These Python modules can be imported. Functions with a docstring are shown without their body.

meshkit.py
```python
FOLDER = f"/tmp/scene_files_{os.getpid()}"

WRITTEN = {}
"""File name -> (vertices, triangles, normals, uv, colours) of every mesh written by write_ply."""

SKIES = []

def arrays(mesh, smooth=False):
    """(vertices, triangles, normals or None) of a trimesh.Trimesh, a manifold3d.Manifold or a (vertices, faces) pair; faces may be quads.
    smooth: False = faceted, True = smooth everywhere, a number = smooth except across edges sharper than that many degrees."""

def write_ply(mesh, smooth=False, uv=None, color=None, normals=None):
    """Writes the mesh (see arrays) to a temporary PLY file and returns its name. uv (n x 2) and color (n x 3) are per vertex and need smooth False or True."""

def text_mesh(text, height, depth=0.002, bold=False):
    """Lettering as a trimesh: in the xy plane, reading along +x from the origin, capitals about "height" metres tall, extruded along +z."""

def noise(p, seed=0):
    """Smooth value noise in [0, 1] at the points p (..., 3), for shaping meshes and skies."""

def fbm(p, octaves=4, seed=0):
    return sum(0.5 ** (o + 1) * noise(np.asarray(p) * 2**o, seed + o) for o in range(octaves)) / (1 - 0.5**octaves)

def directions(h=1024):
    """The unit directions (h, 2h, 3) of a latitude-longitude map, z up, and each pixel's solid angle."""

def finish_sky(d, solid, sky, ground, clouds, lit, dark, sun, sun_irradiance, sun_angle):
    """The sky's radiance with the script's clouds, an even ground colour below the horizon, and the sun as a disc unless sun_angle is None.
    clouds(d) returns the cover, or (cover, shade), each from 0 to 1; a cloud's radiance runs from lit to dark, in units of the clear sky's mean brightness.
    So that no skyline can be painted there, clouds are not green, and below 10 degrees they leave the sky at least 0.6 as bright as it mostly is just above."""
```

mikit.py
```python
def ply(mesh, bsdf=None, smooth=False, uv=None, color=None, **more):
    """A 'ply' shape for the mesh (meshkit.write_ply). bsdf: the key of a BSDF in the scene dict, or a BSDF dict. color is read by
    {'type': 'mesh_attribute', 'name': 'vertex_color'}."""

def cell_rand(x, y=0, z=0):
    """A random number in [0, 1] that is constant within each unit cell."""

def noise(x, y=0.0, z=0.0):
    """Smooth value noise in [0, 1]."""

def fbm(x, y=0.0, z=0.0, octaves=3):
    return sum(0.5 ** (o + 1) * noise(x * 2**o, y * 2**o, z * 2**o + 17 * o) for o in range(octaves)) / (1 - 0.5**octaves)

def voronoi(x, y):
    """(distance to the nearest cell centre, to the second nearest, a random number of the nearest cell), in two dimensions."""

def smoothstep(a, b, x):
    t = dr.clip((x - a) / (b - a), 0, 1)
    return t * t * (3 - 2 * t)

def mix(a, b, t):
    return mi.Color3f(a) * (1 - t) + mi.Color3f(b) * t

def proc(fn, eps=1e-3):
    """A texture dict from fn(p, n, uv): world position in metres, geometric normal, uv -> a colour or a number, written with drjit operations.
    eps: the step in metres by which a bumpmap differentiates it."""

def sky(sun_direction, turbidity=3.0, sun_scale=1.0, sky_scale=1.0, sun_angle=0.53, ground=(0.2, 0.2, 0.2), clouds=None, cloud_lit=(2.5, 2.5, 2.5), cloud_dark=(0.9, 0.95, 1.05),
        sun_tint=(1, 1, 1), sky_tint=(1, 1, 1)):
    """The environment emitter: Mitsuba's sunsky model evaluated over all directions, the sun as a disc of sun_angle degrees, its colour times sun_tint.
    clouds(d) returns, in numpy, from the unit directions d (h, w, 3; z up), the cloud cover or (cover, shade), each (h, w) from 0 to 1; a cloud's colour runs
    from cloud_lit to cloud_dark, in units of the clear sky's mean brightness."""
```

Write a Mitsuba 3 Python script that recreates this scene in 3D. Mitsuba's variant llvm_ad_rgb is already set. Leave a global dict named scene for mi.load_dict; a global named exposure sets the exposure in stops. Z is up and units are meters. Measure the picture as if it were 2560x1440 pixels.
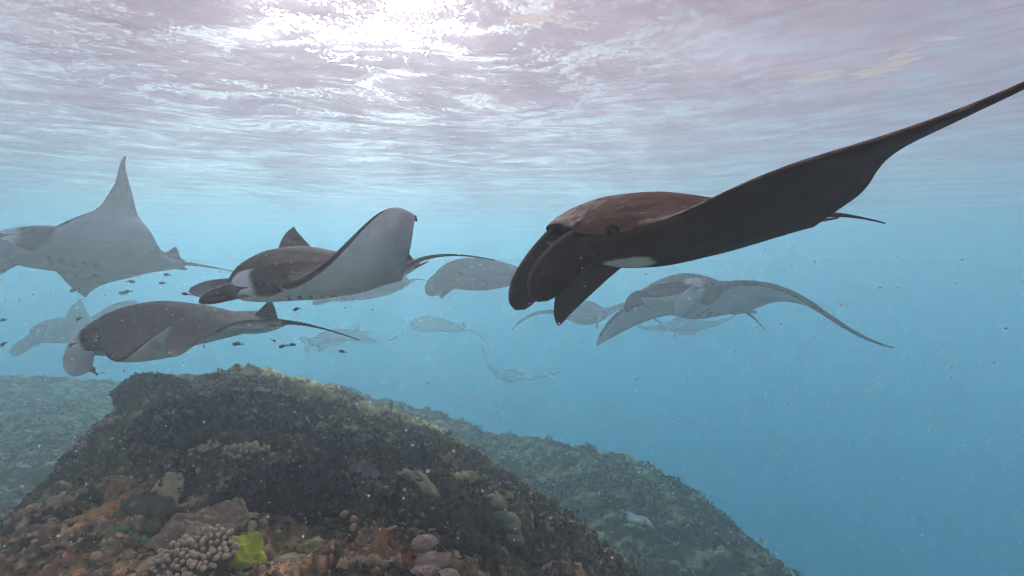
import math, random
import numpy as np, trimesh, drjit as dr, mitsuba as mi
import mikit, meshkit
from scipy.interpolate import PchipInterpolator as PC, RBFInterpolator

T = mi.ScalarTransform4f
scene, labels = {}, {}

# ------------------------------------------------------------------ camera, sky, exposure
PITCH = -3.576
scene['camera'] = dict(type='perspective', fov=90.0, fov_axis='x', near_clip=0.02, far_clip=20000.0,
    to_world=T().look_at(origin=[0, 0, 0], target=[0, math.cos(math.radians(PITCH)), math.sin(math.radians(PITCH))], up=[0, 0, 1]),
    medium=dict(type='ref', id='sea_haze'))
SUN_EL, SUN_AZ = math.radians(30.5), math.radians(-16)
SUN = [math.cos(SUN_EL) * math.sin(SUN_AZ), math.cos(SUN_EL) * math.cos(SUN_AZ), math.sin(SUN_EL)]
scene['sky'] = mikit.sky(SUN, turbidity=4, sky_scale=.36, sky_tint=(1.15, .98, 1.0), sun_angle=23, sun_tint=(1.12, .98, 1.46), clouds=lambda d: np.full(d.shape[:2], .6), cloud_lit=(.24, .215, .26))
exposure = 3.72

# ------------------------------------------------------------------ the water as a body: one closed box of haze
scene['sea_haze'] = dict(type='homogeneous', albedo=dict(type='rgb', value=[.49, .888, .98]), sigma_t=dict(type='rgb', value=[.11, .064, .058]),
                         phase=dict(type='blendphase', weight=.16, a=dict(type='hg', g=.45), b=dict(type='hg', g=.92)))
scene['haze'] = dict(type='cube', to_world=T().translate([0, 0, -20.1]).scale([8000, 8000, 22.9]), bsdf=dict(type='null'), interior=dict(type='ref', id='sea_haze'))
labels['haze'] = dict(kind='stuff', label='pale blue sea water fading distant things')


def tag(key, label=None, category=None, group=None, kind=None):
    d = {k: v for k, v in dict(label=label, category=category, group=group, kind=kind).items() if v}
    labels[key] = d


used = {}


def numbered(name):
    n = used.get(name, 0)
    used[name] = n + 1
    return name if n == 0 else f'{name}_{n:03d}'


def put(name, mesh, bsdf, parent=None, smooth=True, color=None):
    key = numbered(f'{parent}__{name}' if parent else name)
    scene[key] = mikit.ply(mesh, bsdf, smooth=smooth, color=color)
    return key


def quads(n, m, wrap=False):
    i = np.arange(n * m).reshape(n, m)
    if wrap:
        return np.stack([i[:-1], i[1:], np.roll(i, -1, 1)[1:], np.roll(i, -1, 1)[:-1]], -1).reshape(-1, 4)
    return np.stack([i[:-1, :-1], i[1:, :-1], i[1:, 1:], i[:-1, 1:]], -1).reshape(-1, 4)


def noise3(p, f, seed=0, oct=3):
    return meshkit.fbm(np.asarray(p, float) * f, oct, seed)


def sstep(a, b, x):
    t = np.clip((x - a) / (b - a), 0, 1)
    return t * t * (3 - 2 * t)


VC = dict(type='mesh_attribute', name='vertex_color')

# ------------------------------------------------------------------ the water surface, seen from below
def swell(x, y):
    """wave heights: crests run in gentle arcs across the view"""
    cx, cy = -.6, -2.2
    r, a = np.hypot(x - cx, y - cy), np.arctan2(x - cx, y - cy)
    wob = noise3(np.stack([x, y, 0 * x], -1), .35, 5, 2) - .5
    h = 0
    for k, (L, st, amp) in enumerate([(2.6, 2.0, .20), (1.25, 2.0, .12), (.6, 2.0, .075), (.3, 2.0, .042), (.14, 1.8, .02)]):
        h = h + amp * (noise3(np.stack([(r + wob * 2.0) / L, a * 4.5 / (L * st), 0 * r + 9.3 * k], -1), 1, 20 + k, 2) - .5)
    return h


rr = np.concatenate([[.01], np.geomspace(.9, 7800, 660)])
th = np.radians(np.concatenate([np.linspace(-56, 56, 720), np.linspace(56, 304, 70)[1:-1]]))
R, TH = np.meshgrid(rr, th, indexing='ij')
X, Y = R * np.sin(TH), R * np.cos(TH)
Z = 2.15 + swell(X, Y) * np.clip(8 / np.maximum(R, 8), 0, 1) - 43 * sstep(2500, 7000, R)
wq = quads(*R.shape, wrap=True)[:, ::-1]


def ripple_noise(p, k, st, off):
    dx, dy = p.x + .6, p.y + 2.2
    r, a = dr.sqrt(dx * dx + dy * dy), dr.atan2(dx, dy)
    w = mikit.noise(p.x * .9 + off, p.y * .9, 2.0) - .5
    return mikit.fbm((r + w * .9) * k, a * 5.5 * k / st, off, 3)


GLINTS = ((.20, 4.75, .42, .24), (3.70, 6.80, .36, .7), (4.35, 5.95, .28, .6), (.62, 4.25, .25, .14), (-1.8, 6.3, .16, .2), (-4.1, 5.0, .16, .4))  # where the painted reflections lie on the surface


def painted_glints(p):
    """cream sunlit reflections painted into the surface colour, with streaky torn edges"""
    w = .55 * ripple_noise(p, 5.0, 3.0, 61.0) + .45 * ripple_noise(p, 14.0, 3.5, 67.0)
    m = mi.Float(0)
    for x, y, rx, ry in GLINTS:
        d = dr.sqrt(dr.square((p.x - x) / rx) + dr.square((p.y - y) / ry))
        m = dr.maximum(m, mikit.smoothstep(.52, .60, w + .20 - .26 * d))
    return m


def water_cover(p, n, uv):
    """how much of the surface is broken into ripples (the rest lets the sky straight through)"""
    a, b, c = ripple_noise(p, 3.0, 1.6, 3.0), ripple_noise(p, 9.0, 1.5, 11.0), mikit.noise(p.x * 46, p.y * 34, 5.0)
    return dr.maximum(1 - .66 * mikit.smoothstep(.515, .60, .36 * a + .36 * b + .28 * c), painted_glints(p))


def water_tint(p, n, uv):
    a, b = ripple_noise(p, 1.7, 1.8, 31.0), ripple_noise(p, 7.0, 1.6, 41.0)
    t = mikit.mix((.255, .205, .245), (.30, .25, .292), mikit.smoothstep(.3, .7, .5 * a + .5 * b))
    return mikit.mix(t, (.37, .31, .28), painted_glints(p))  # cream reflections painted over the tint


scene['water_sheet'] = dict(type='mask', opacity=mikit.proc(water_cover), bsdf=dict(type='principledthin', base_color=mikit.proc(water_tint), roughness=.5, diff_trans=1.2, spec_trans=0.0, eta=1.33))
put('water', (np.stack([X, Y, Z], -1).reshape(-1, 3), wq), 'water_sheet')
tag('water', 'rippled underside of the sea surface lit by the sun', kind='structure')

# ------------------------------------------------------------------ reef terrain
DOME = np.array([[-2.3, 2.215, -1.435], [-1.531, 1.926, -1.248], [-0.95, 1.83, -1.185], [-0.416, 1.83, -1.185], [-0.048, 1.974, -1.279], [-2.489, 2.614, -1.453], [-1.684, 2.376, -1.261], [-1.065, 2.279, -1.209], [-0.525, 2.327, -1.235], [0.0, 2.519, -1.379], [-2.655, 3.22, -1.389], [-1.889, 3.029, -1.233], [-1.163, 3.029, -1.233], [-0.593, 3.221, -1.364], [-2.834, 3.83, -1.247], [-2.072, 3.833, -1.186], [-1.371, 3.824, -1.338], [-0.675, 1.283, -1.116], [-0.19, 1.283, -1.116], [-1.223, 1.378, -1.198]])
EDGE = np.array([[-2.395, 2.01, -1.506], [-2.716, 2.758, -1.567], [-2.773, 3.011, -1.523], [-2.869, 3.316, -1.458], [-2.92, 3.621, -1.385], [-3.134, 4.121, -1.392], [-3.306, 4.524, -1.363], [-3.369, 4.826, -1.345], [-3.108, 5.027, -1.32], [-2.733, 5.231, -1.273], [-2.153, 5.125, -1.358], [-1.68, 4.918, -1.462], [-1.258, 4.516, -1.489], [-0.952, 4.115, -1.49], [-0.703, 3.666, -1.462], [-0.438, 3.216, -1.454], [-0.197, 2.717, -1.419], [-0.059, 2.414, -1.462], [0.018, 2.262, -1.484], [0.178, 1.81, -1.496]])
dome_z = RBFInterpolator(np.vstack([DOME[:, :2], EDGE[:, :2]]), np.concatenate([DOME[:, 2], EDGE[:, 2]]), smoothing=.02, kernel='thin_plate_spline', degree=1)
SHELF = np.array([(-16, -4), (-16, 11.5), (-9, 12), (-4, 11), (.3, 9.6), (2.0, 8.2), (2.6, 6.6), (2.85, 4.8), (2.9, -4)], float)


def outside(x, y, poly):
    """distance to a plan polygon, 0 inside"""
    import shapely
    g = shapely.Polygon(poly)
    return shapely.distance(g, shapely.points(x, y)), shapely.distance(g.exterior, shapely.points(x, y))


def mound(x, y):
    sh = x.shape
    P = np.stack([x.ravel(), y.ravel()], -1)
    hull = np.vstack([EDGE[:, :2], [[1.2, .6], [-1.9, .6]]])
    d, e = outside(P[:, 0], P[:, 1], hull)
    import shapely
    ring = shapely.Polygon(hull).exterior
    near = shapely.line_interpolate_point(ring, shapely.line_locate_point(ring, shapely.points(P)))
    Q = np.where((d > 0)[:, None], np.stack([shapely.get_x(near), shapely.get_y(near)], -1), P)
    z = dome_z(Q)
    lf = sstep(-.9, -1.6, P[:, 0])
    return (z - .06 - d * np.minimum(.22 + .25 * lf + (.45 + .7 * lf) * d, .85 + .5 * lf)).reshape(sh)


def shelf(x, y):
    d, _ = outside(x.ravel(), y.ravel(), SHELF)
    d = d.reshape(x.shape)
    p = np.stack([x, y, 0 * x], -1)
    base = -3.55 + .50 * sstep(-.5, -5, x) + .5 * (noise3(p, .33, 3) - .5) + .30 * sstep(9.6, 6, y) * sstep(2.6, 1.0, x) * sstep(0, 1.5, x)
    e, _ = outside(x.ravel(), y.ravel(), EDGE[:, :2])
    base = base + 1.25 * np.exp(-(e.reshape(x.shape) / 1.5) ** 2) * sstep(-1.6, -.4, x) * sstep(2.2, 3.4, y)
    return base - np.minimum(d * np.minimum(.25 + .55 * d, 2.2), 40)


def relief(x, y, s=1.0):
    """lumps, knobs and crevices of the reef rock"""
    p = np.stack([x, y, 0 * x], -1)
    w = noise3(p, 2.0, 40, 2)[..., None] * .5
    q = p + w
    lumps = np.abs(noise3(q, 1.6, 7, 3) - .5) * 2
    knob = np.abs(noise3(q, 6.0, 8, 3) - .5) * 2
    fine = np.abs(noise3(q, 19, 9, 2) - .5) * 2
    grit = noise3(q, 55, 10, 2) - .5
    mids = np.abs(noise3(q, 3.3, 11, 2) - .5) * 2
    return s * (.26 * (.42 - lumps) + .13 * (.42 - mids) + .16 * (.4 - knob) + .065 * (.4 - fine) + .026 * grit)


def ground(x, y):
    x, y = np.asarray(x, float), np.asarray(y, float)
    return np.maximum(mound(x, y), shelf(x, y))


def dark_zone(x, y):
    """where the reef and turf colours are made darker"""
    n = noise3(np.stack([x, y, 0 * x], -1), 1.9, 57, 3) - .5
    d = np.exp(-((x + 1.35) / .85) ** 2 - ((y - 3.05) / .5) ** 2) + np.exp(-((x + .45) / .62) ** 2 - ((y - 2.25) / .40) ** 2)
    return sstep(.28, .62, d + 1.3 * n)


def reef_color(p):
    x, y, z = p[..., 0], p[..., 1], p[..., 2]
    q = np.stack([x, y, z * .7], -1)
    big, mid, small, tiny = noise3(q, .9, 50, 3), noise3(q, 3.1, 51, 3), noise3(q, 11, 52, 3), noise3(q, 37, 53, 2)
    c = np.empty(p.shape)
    c[...] = (.050, .033, .024)
    def over(col, m):
        c[...] = c * (1 - m[..., None]) + np.array(col) * m[..., None]
    over((.030, .017, .024), sstep(.5, .62, mid) * .8)
    over((.085, .075, .040), sstep(.52, .68, small) * .7)
    rub = sstep(-.1, -1.1, x) * sstep(3.3, 2.2, y) + .35 * sstep(2.3, 1.8, y)
    over((.34, .26, .19), np.clip(rub * sstep(.40, .58, small), 0, 1) * .85)
    over((.62, .46, .31), np.clip(rub * sstep(.52, .62, tiny * .5 + small * .5), 0, 1) * .8)
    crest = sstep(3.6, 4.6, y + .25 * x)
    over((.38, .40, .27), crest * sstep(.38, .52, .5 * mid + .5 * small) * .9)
    c *= (1 + .9 * crest)[..., None]  # crest colour raised to stand in for light from above
    over((.60, .66, .50), crest * sstep(.60, .68, .35 * mid + .65 * small) * .8)  # pale sunlit spots painted along the crest
    over((.13, .14, .075), sstep(.6, .7, noise3(q, 4.3, 54, 3)) * .5)
    over((.06, .16, .04), sstep(.66, .72, noise3(q, 5.7, 55, 3)) * .6)
    right = sstep(.5, 1.1, x - .2 * (y - 2))
    over((.50, .37, .22), right * sstep(.45, .6, small) * .7)
    over((.36, .32, .25), sstep(.66, .74, tiny) * sstep(.45, .6, mid) * .7)
    c *= (1 - .75 * dark_zone(x, y))[..., None]
    c *= (.45 + 1.1 * tiny)[..., None]
    return c * np.array((1.22, 1.05, .80))


def height_mesh(xs, ys, fn):
    gx, gy = np.meshgrid(xs, ys, indexing='ij')
    return np.stack([gx, gy, fn(gx, gy)], -1)


scene['rock'] = dict(type='twosided', bsdf=dict(type='principled', base_color=VC, roughness=.85, specular=.25))
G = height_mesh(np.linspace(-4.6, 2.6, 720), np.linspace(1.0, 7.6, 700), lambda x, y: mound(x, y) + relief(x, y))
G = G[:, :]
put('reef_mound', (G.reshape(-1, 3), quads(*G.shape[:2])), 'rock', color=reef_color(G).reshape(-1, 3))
tag('reef_mound', kind='structure')


def shelf_color(p):
    q = p * np.array([1, 1, .7])
    mid, small, tiny = noise3(q, 1.7, 60, 3), noise3(q, 5, 61, 3), noise3(q, 17, 62, 2)
    c = np.empty(p.shape)
    c[...] = (.05, .055, .045)
    def over(col, m):
        c[...] = c * (1 - m[..., None]) + np.array(col) * m[..., None]
    over((.24, .27, .19), sstep(.48, .62, small) * .85)
    over((.025, .03, .03), sstep(.5, .62, mid) * .75)
    over((.36, .36, .28), sstep(.62, .70, tiny * .4 + small * .6))
    c = c * (.6 + .8 * tiny)[..., None]
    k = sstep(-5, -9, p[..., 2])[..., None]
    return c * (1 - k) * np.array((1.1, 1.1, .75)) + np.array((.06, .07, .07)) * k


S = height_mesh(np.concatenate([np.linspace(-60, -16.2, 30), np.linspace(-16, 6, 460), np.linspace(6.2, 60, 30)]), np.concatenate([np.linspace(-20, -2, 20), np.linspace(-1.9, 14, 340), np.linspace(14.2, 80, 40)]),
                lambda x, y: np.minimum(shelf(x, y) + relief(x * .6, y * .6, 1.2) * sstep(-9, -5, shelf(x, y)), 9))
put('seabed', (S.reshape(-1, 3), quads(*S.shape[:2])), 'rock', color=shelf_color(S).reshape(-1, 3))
tag('seabed', kind='structure')
scene['deep_sand'] = dict(type='diffuse', reflectance=dict(type='rgb', value=[.20, .175, .21]))
scene['deep_ground'] = dict(type='rectangle', to_world=T().translate([0, 0, -41]).scale([7800, 7800, 1]), bsdf=dict(type='ref', id='deep_sand'))
tag('deep_ground', kind='structure')


scene['fill_sand'] = dict(type='diffuse', reflectance=dict(type='rgb', value=[.60, .56, .48]))  # unseen sand added behind the camera to bounce light onto the rays
sx, sy = np.meshgrid(np.linspace(-40, 40, 160), np.linspace(-60, .3, 120), indexing='ij')
sz = -2.0 + .25 * (noise3(np.stack([sx, sy, 0 * sx], -1), .6, 66, 3) - .5) - .8 * sstep(-.6, .3, sy)
put('added_fill_sand', (np.stack([sx, sy, sz], -1).reshape(-1, 3), quads(160, 120)), 'fill_sand')
tag('added_fill_sand', kind='structure')


# ------------------------------------------------------------------ algae turf and rubble: ground cover nobody could count
def top(x, y, mnd=True):
    x, y = np.asarray(x, float), np.asarray(y, float)
    return (mound(x, y) + relief(x, y)) if mnd else (shelf(x, y) + relief(x * .6, y * .6, 1.2))


def tufts(rng, pts, col, size, blades=9):
    """crumpled clumps: each blade is two triangles folded on its midrib"""
    n = len(pts)
    b = np.repeat(np.arange(n), blades)
    m = len(b)
    az, el = rng.uniform(0, 2 * np.pi, m), rng.uniform(.15, 1.35, m)
    s = size[b] * rng.uniform(.4, 1.3, m)
    d = np.stack([np.cos(az) * np.cos(el), np.sin(az) * np.cos(el), np.sin(el)], -1)
    w = np.stack([-np.sin(az), np.cos(az), rng.uniform(-.5, .5, m)], -1) * (s * rng.uniform(.25, .5, m))[:, None]
    o = pts[b] + rng.normal(0, .35, (m, 3)) * size[b][:, None] * np.array([1, 1, .2])
    tip = o + d * s[:, None] + rng.normal(0, .18, (m, 3)) * s[:, None]
    mid = o + d * s[:, None] * .55 + np.array([0, 0, 1]) * (s * .12)[:, None]
    v = np.stack([o, mid + w, tip, mid - w], 1)
    f = (np.arange(m) * 4)[:, None, None] + np.array([[0, 1, 2], [0, 2, 3]])
    c = col[b] * rng.uniform(.55, 1.5, (m, 1))
    return v.reshape(-1, 3), f.reshape(-1, 3), np.repeat(c, 4, 0)


rng = np.random.default_rng(5)
scene['turf'] = dict(type='twosided', bsdf=dict(type='principled', base_color=VC, roughness=.7, specular=.3))
x, y = rng.uniform(-3.8, 2.1, 90000), 1.05 + 5.8 * rng.random(90000) ** 1.25
keep = (mound(x, y) > -2.6) & (noise3(np.stack([x, y, 0 * x], -1), 3, 70) + .25 * rng.random(90000) > .5)
x, y = x[keep][:30000], y[keep][:30000]
p = np.stack([x, y, top(x, y)], -1)
rubz = (sstep(-.1, -1.1, x) * sstep(3.3, 2.2, y))
tc = reef_color(p) * 1.25
pick = rng.random(len(x))
tc[pick < .10] = np.array((.46, .38, .20)) * rng.uniform(.5, 1.2, ((pick < .10).sum(), 1))
tc[(pick > .10) & (pick < .15)] = (.30, .13, .12)
tc[(pick > .15) & (pick < .21)] = (.10, .17, .05)
tc *= (1 - .7 * dark_zone(x, y) * (pick < .21))[:, None]
v, f, c = tufts(rng, p, tc, (.011 + .022 * rng.random(len(x)) ** 2.5) * (.7 + .12 * y) * (1 - .5 * rubz))
put('algae_turf', (v, f), 'turf', smooth=False, color=c)
tag('algae_turf', 'short dark brown algae turf covering the near reef mound', 'algae', kind='stuff')
x, y = rng.uniform(-11, 3.6, 22000), rng.uniform(2, 10.5, 22000)
z = shelf(x, y)
keep = (mound(x, y) < z + .1) & (z > -4.5) & (noise3(np.stack([x, y, 0 * x], -1), 1.5, 71) > .46)
x, y = x[keep], y[keep]
p = np.stack([x, y, top(x, y, False)], -1)
v, f, c = tufts(rng, p, shelf_color(p) * 1.15, .03 + .035 * rng.random(len(x)) ** 2, 7)
put('algae_turf', (v, f), 'turf', smooth=False, color=c)
tag('algae_turf_001', 'hazy greenish algae cover on the lower reef shelf', 'algae', kind='stuff')


def pebbles(rng, pts, size, col):
    base = trimesh.creation.icosphere(subdivisions=1)
    bv, bf = np.array(base.vertices), np.array(base.faces)
    V, Fs, C = [], [], []
    for i, (q, s) in enumerate(zip(pts, size)):
        u = bv * (1 + 1.1 * (noise3(bv + i * 3.7, 1.1, 80, 2) - .5)[:, None]) * rng.uniform(.4, 1.35, 3)
        a = rng.uniform(0, 6.28)
        Rm = np.array([[math.cos(a), -math.sin(a), 0], [math.sin(a), math.cos(a), 0], [0, 0, 1]])
        V.append(u @ Rm.T * s * [1, 1, .8] + q)
        Fs.append(bf + len(bv) * i)
        C.append(np.tile(col[i], (len(bv), 1)))
    return np.vstack(V), np.vstack(Fs), np.vstack(C)


x, y = rng.uniform(-2.6, 1.3, 9000), rng.uniform(1.25, 3.2, 9000)
keep = rng.random(9000) < np.clip(sstep(-.2, -1.1, x) * sstep(3.2, 2.3, y) + .14 * sstep(2.2, 1.7, y), 0, 1)
x, y = x[keep][:1700], y[keep][:1700]
pal = np.array([(.40, .25, .18), (.48, .32, .24), (.22, .13, .10), (.30, .18, .17), (.55, .42, .33), (.20, .18, .09)])
col = pal[rng.integers(0, 6, len(x))] * rng.uniform(.4, 1.1, (len(x), 1)) * np.array((1.1, .95, .7))
v, f, c = pebbles(rng, np.stack([x, y, top(x, y) + .004], -1), .007 + .017 * rng.random(len(x)) ** 2.5, col)
put('coral_rubble', (v, f), 'rock', smooth=False, color=c)
tag('coral_rubble', 'pinkish brown coral rubble strewn over the reef', 'rubble', kind='stuff')


# ------------------------------------------------------------------ corals and sponges
def crust(cx, cy, rx, ry, rot, h, seed, col, rim, lobes=.25, lf=3, folds=.02, ff=14, tilt=(0, 0), lift=0, mnd=True, n=40, m=72, rimw=.1, under=.03, mott=.5):
    """a growing plate or crust with a wavy outline that sits on the reef; returns vertices, quads, colours"""
    r = np.linspace(0, 1, n)
    a = np.linspace(0, 2 * np.pi, m, endpoint=False)
    RR, A = np.meshgrid(r, a, indexing='ij')
    edge = 1 + lobes * 2 * (noise3(np.stack([np.cos(A) * lf * .5, np.sin(A) * lf * .5, 0 * A + seed], -1), 1, 90, 3) - .5)
    u, w = RR * edge * np.cos(A) * rx, RR * edge * np.sin(A) * ry
    c, s = math.cos(rot), math.sin(rot)
    x, y = cx + u * c - w * s, cy + u * s + w * c
    base = ground_smooth(x, y, mnd)
    q = np.stack([x, y, 0 * x + seed], -1)
    z = base + lift + u * tilt[0] + w * tilt[1] + h * np.sqrt(np.clip(1 - RR ** 4, 0, 1)) * .6 + h * .4 + folds * (2 * np.abs(noise3(q, ff, 91, 3) - .5) - .4) * (.4 + RR) + .004 * (noise3(q, 90, 92, 2) - .5)
    topv = np.stack([x, y, z], -1)
    bot = np.stack([cx + (x - cx) * .93, cy + (y - cy) * .93, z - under - h], -1)
    V = np.concatenate([topv, bot[-1:], bot[-1:] - [0, 0, .05]], 0)
    cc = np.array(col) * (1 - mott + 2 * mott * noise3(q, 45, 93, 3))[..., None]
    k = sstep(1 - rimw, 1, RR)[..., None]
    cc = cc * (1 - k) + np.array(rim) * k
    C = np.concatenate([cc, cc[-1:] * .5, cc[-1:] * .4], 0)
    return (V.reshape(-1, 3), quads(*V.shape[:2], wrap=True)), C.reshape(-1, 3)


def ground_smooth(x, y, mnd=True):
    """the relief averaged over a hand's breadth"""
    x, y = np.asarray(x, float), np.asarray(y, float)
    return sum(top(x + a, y + b, mnd) for a, b in ((0, 0), (.04, 0), (-.04, 0), (0, .04), (0, -.04))) / 5 + .012


scene['coral_skin'] = dict(type='twosided', bsdf=dict(type='principled', base_color=VC, roughness=.65, specular=.35))


def coral(name, label, cat, *args, **kw):
    mesh, c = crust(*args, **kw)
    key = put(name, mesh, 'coral_skin', color=c)
    tag(key, label, cat)
    return key


SPOT = {'lime': (-0.961, 1.771), 'table': (-1.181, 1.887), 'table2': (-1.707, 2.332), 'leafy': (-0.477, 1.685), 'pink': (-0.267, 1.693), 'leather': (-0.03, 2.482), 'white': (1.519, 6.084), 'orange': (-1.943, 2.356), 'green': (-1.641, 2.139), 'tan': (-0.507, 2.692), 'grey': (-0.824, 2.861), 'dgreen': (-1.638, 3.212), 'moss': (-1.297, 2.243), 'ring': (-1.058, 2.25), 'knob': (-1.107, 1.706), 'pebbly': (-1.531, 2.882), 'stick': (-2.763, 3.088), 'bush': (-3.12, 4.347), 'bush2': (-1.037, 2.307), 'bush3': (-1.947, 3.399)}
S_ = SPOT
coral('encrusting_coral', 'bright lime green coral plate at the bottom edge', 'coral', *S_['lime'], .075, .06, .3, .03, 1, (.42, .47, .015), (.60, .64, .10), lobes=.26, lf=5, folds=.045, ff=15, rimw=.10, lift=.02, n=56, m=110)
coral('table_coral', 'flat grey brown table coral slab behind the knobbed coral', 'coral', *S_['table'], .155, .125, .35, .012, 2, (.21, .145, .09), (.30, .21, .14), lobes=.16, lf=3, folds=.016, ff=34, tilt=(.05, .22), lift=.05, under=.012, n=60, m=110)
coral('table_coral', 'small dark table coral up left of the flat grey brown slab', 'coral', *S_['table2'], .11, .07, .3, .012, 3, (.085, .07, .05), (.12, .10, .07), lobes=.2, lf=3, folds=.012, ff=34, tilt=(.05, .15), lift=.03, under=.015)
coral('leafy_coral', 'brown leafy coral with pale wavy rims at the bottom edge', 'coral', *S_['leafy'], .10, .075, -.3, .02, 4, (.20, .10, .035), (.75, .58, .38), lobes=.5, lf=7, folds=.03, ff=16, rimw=.09, lift=.03, n=50, m=120)


def lobed(name, label, spot, lobes, col, seed, bump, freq):
    """a fleshy or massive coral grown as a cluster of lobes"""
    key = numbered(name)
    tag(key, label, 'coral')
    for k, (dx, dy, dz, rx, ry, rz, rot) in enumerate(lobes):
        ico = trimesh.creation.icosphere(subdivisions=4)
        v = np.array(ico.vertices)
        nn = noise3(v + 9.1 * k + seed, freq, 96, 3)
        v = v * (1 + bump * (np.abs(nn - .5) * -2 + .3) + .05 * (noise3(v + seed, 13, 97, 2) - .5))[:, None] * [rx, ry, rz]
        c, q = math.cos(rot), math.sin(rot)
        v = v @ np.array([[c, q, 0], [-q, c, 0], [0, 0, 1]])
        x, y = spot[0] + dx, spot[1] + dy
        z = float(top(np.array([x]), np.array([y]))[0])
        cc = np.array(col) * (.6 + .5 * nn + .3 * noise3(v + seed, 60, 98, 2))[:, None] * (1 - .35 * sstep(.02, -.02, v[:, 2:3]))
        put('lobe', (v + [x, y, z + dz], np.array(ico.faces)), 'coral_skin', parent=key, color=cc)


lobed('lobed_coral', 'dusty pink lumpy coral right of the leafy brown coral', S_['pink'], [(0, 0, .004, .062, .045, .030, .3), (.075, -.02, .012, .055, .04, .034, 0), (-.07, -.02, .012, .05, .04, .032, .5), (.03, .06, .008, .055, .035, .03, .2), (-.02, -.06, .012, .055, .04, .032, 0), (.05, -.075, .012, .045, .035, .03, .4), (-.04, .05, .006, .045, .035, .028, .1)], (.34, .225, .175), 5, .42, 3.4)
lobed('green_coral', 'mint green lumpy coral left of the table coral', S_['green'], [(0, 0, .01, .03, .022, .022, .3), (.035, .02, .008, .026, .02, .018, .9), (-.03, -.015, .008, .028, .018, .018, 0), (.02, -.03, .006, .024, .018, .016, .5), (-.02, .03, .008, .022, .018, .016, .2), (.06, .035, .006, .02, .016, .014, .2), (-.055, -.03, .006, .022, .014, .014, .2)], (.13, .30, .14), 9, .35, 3.2)
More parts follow.
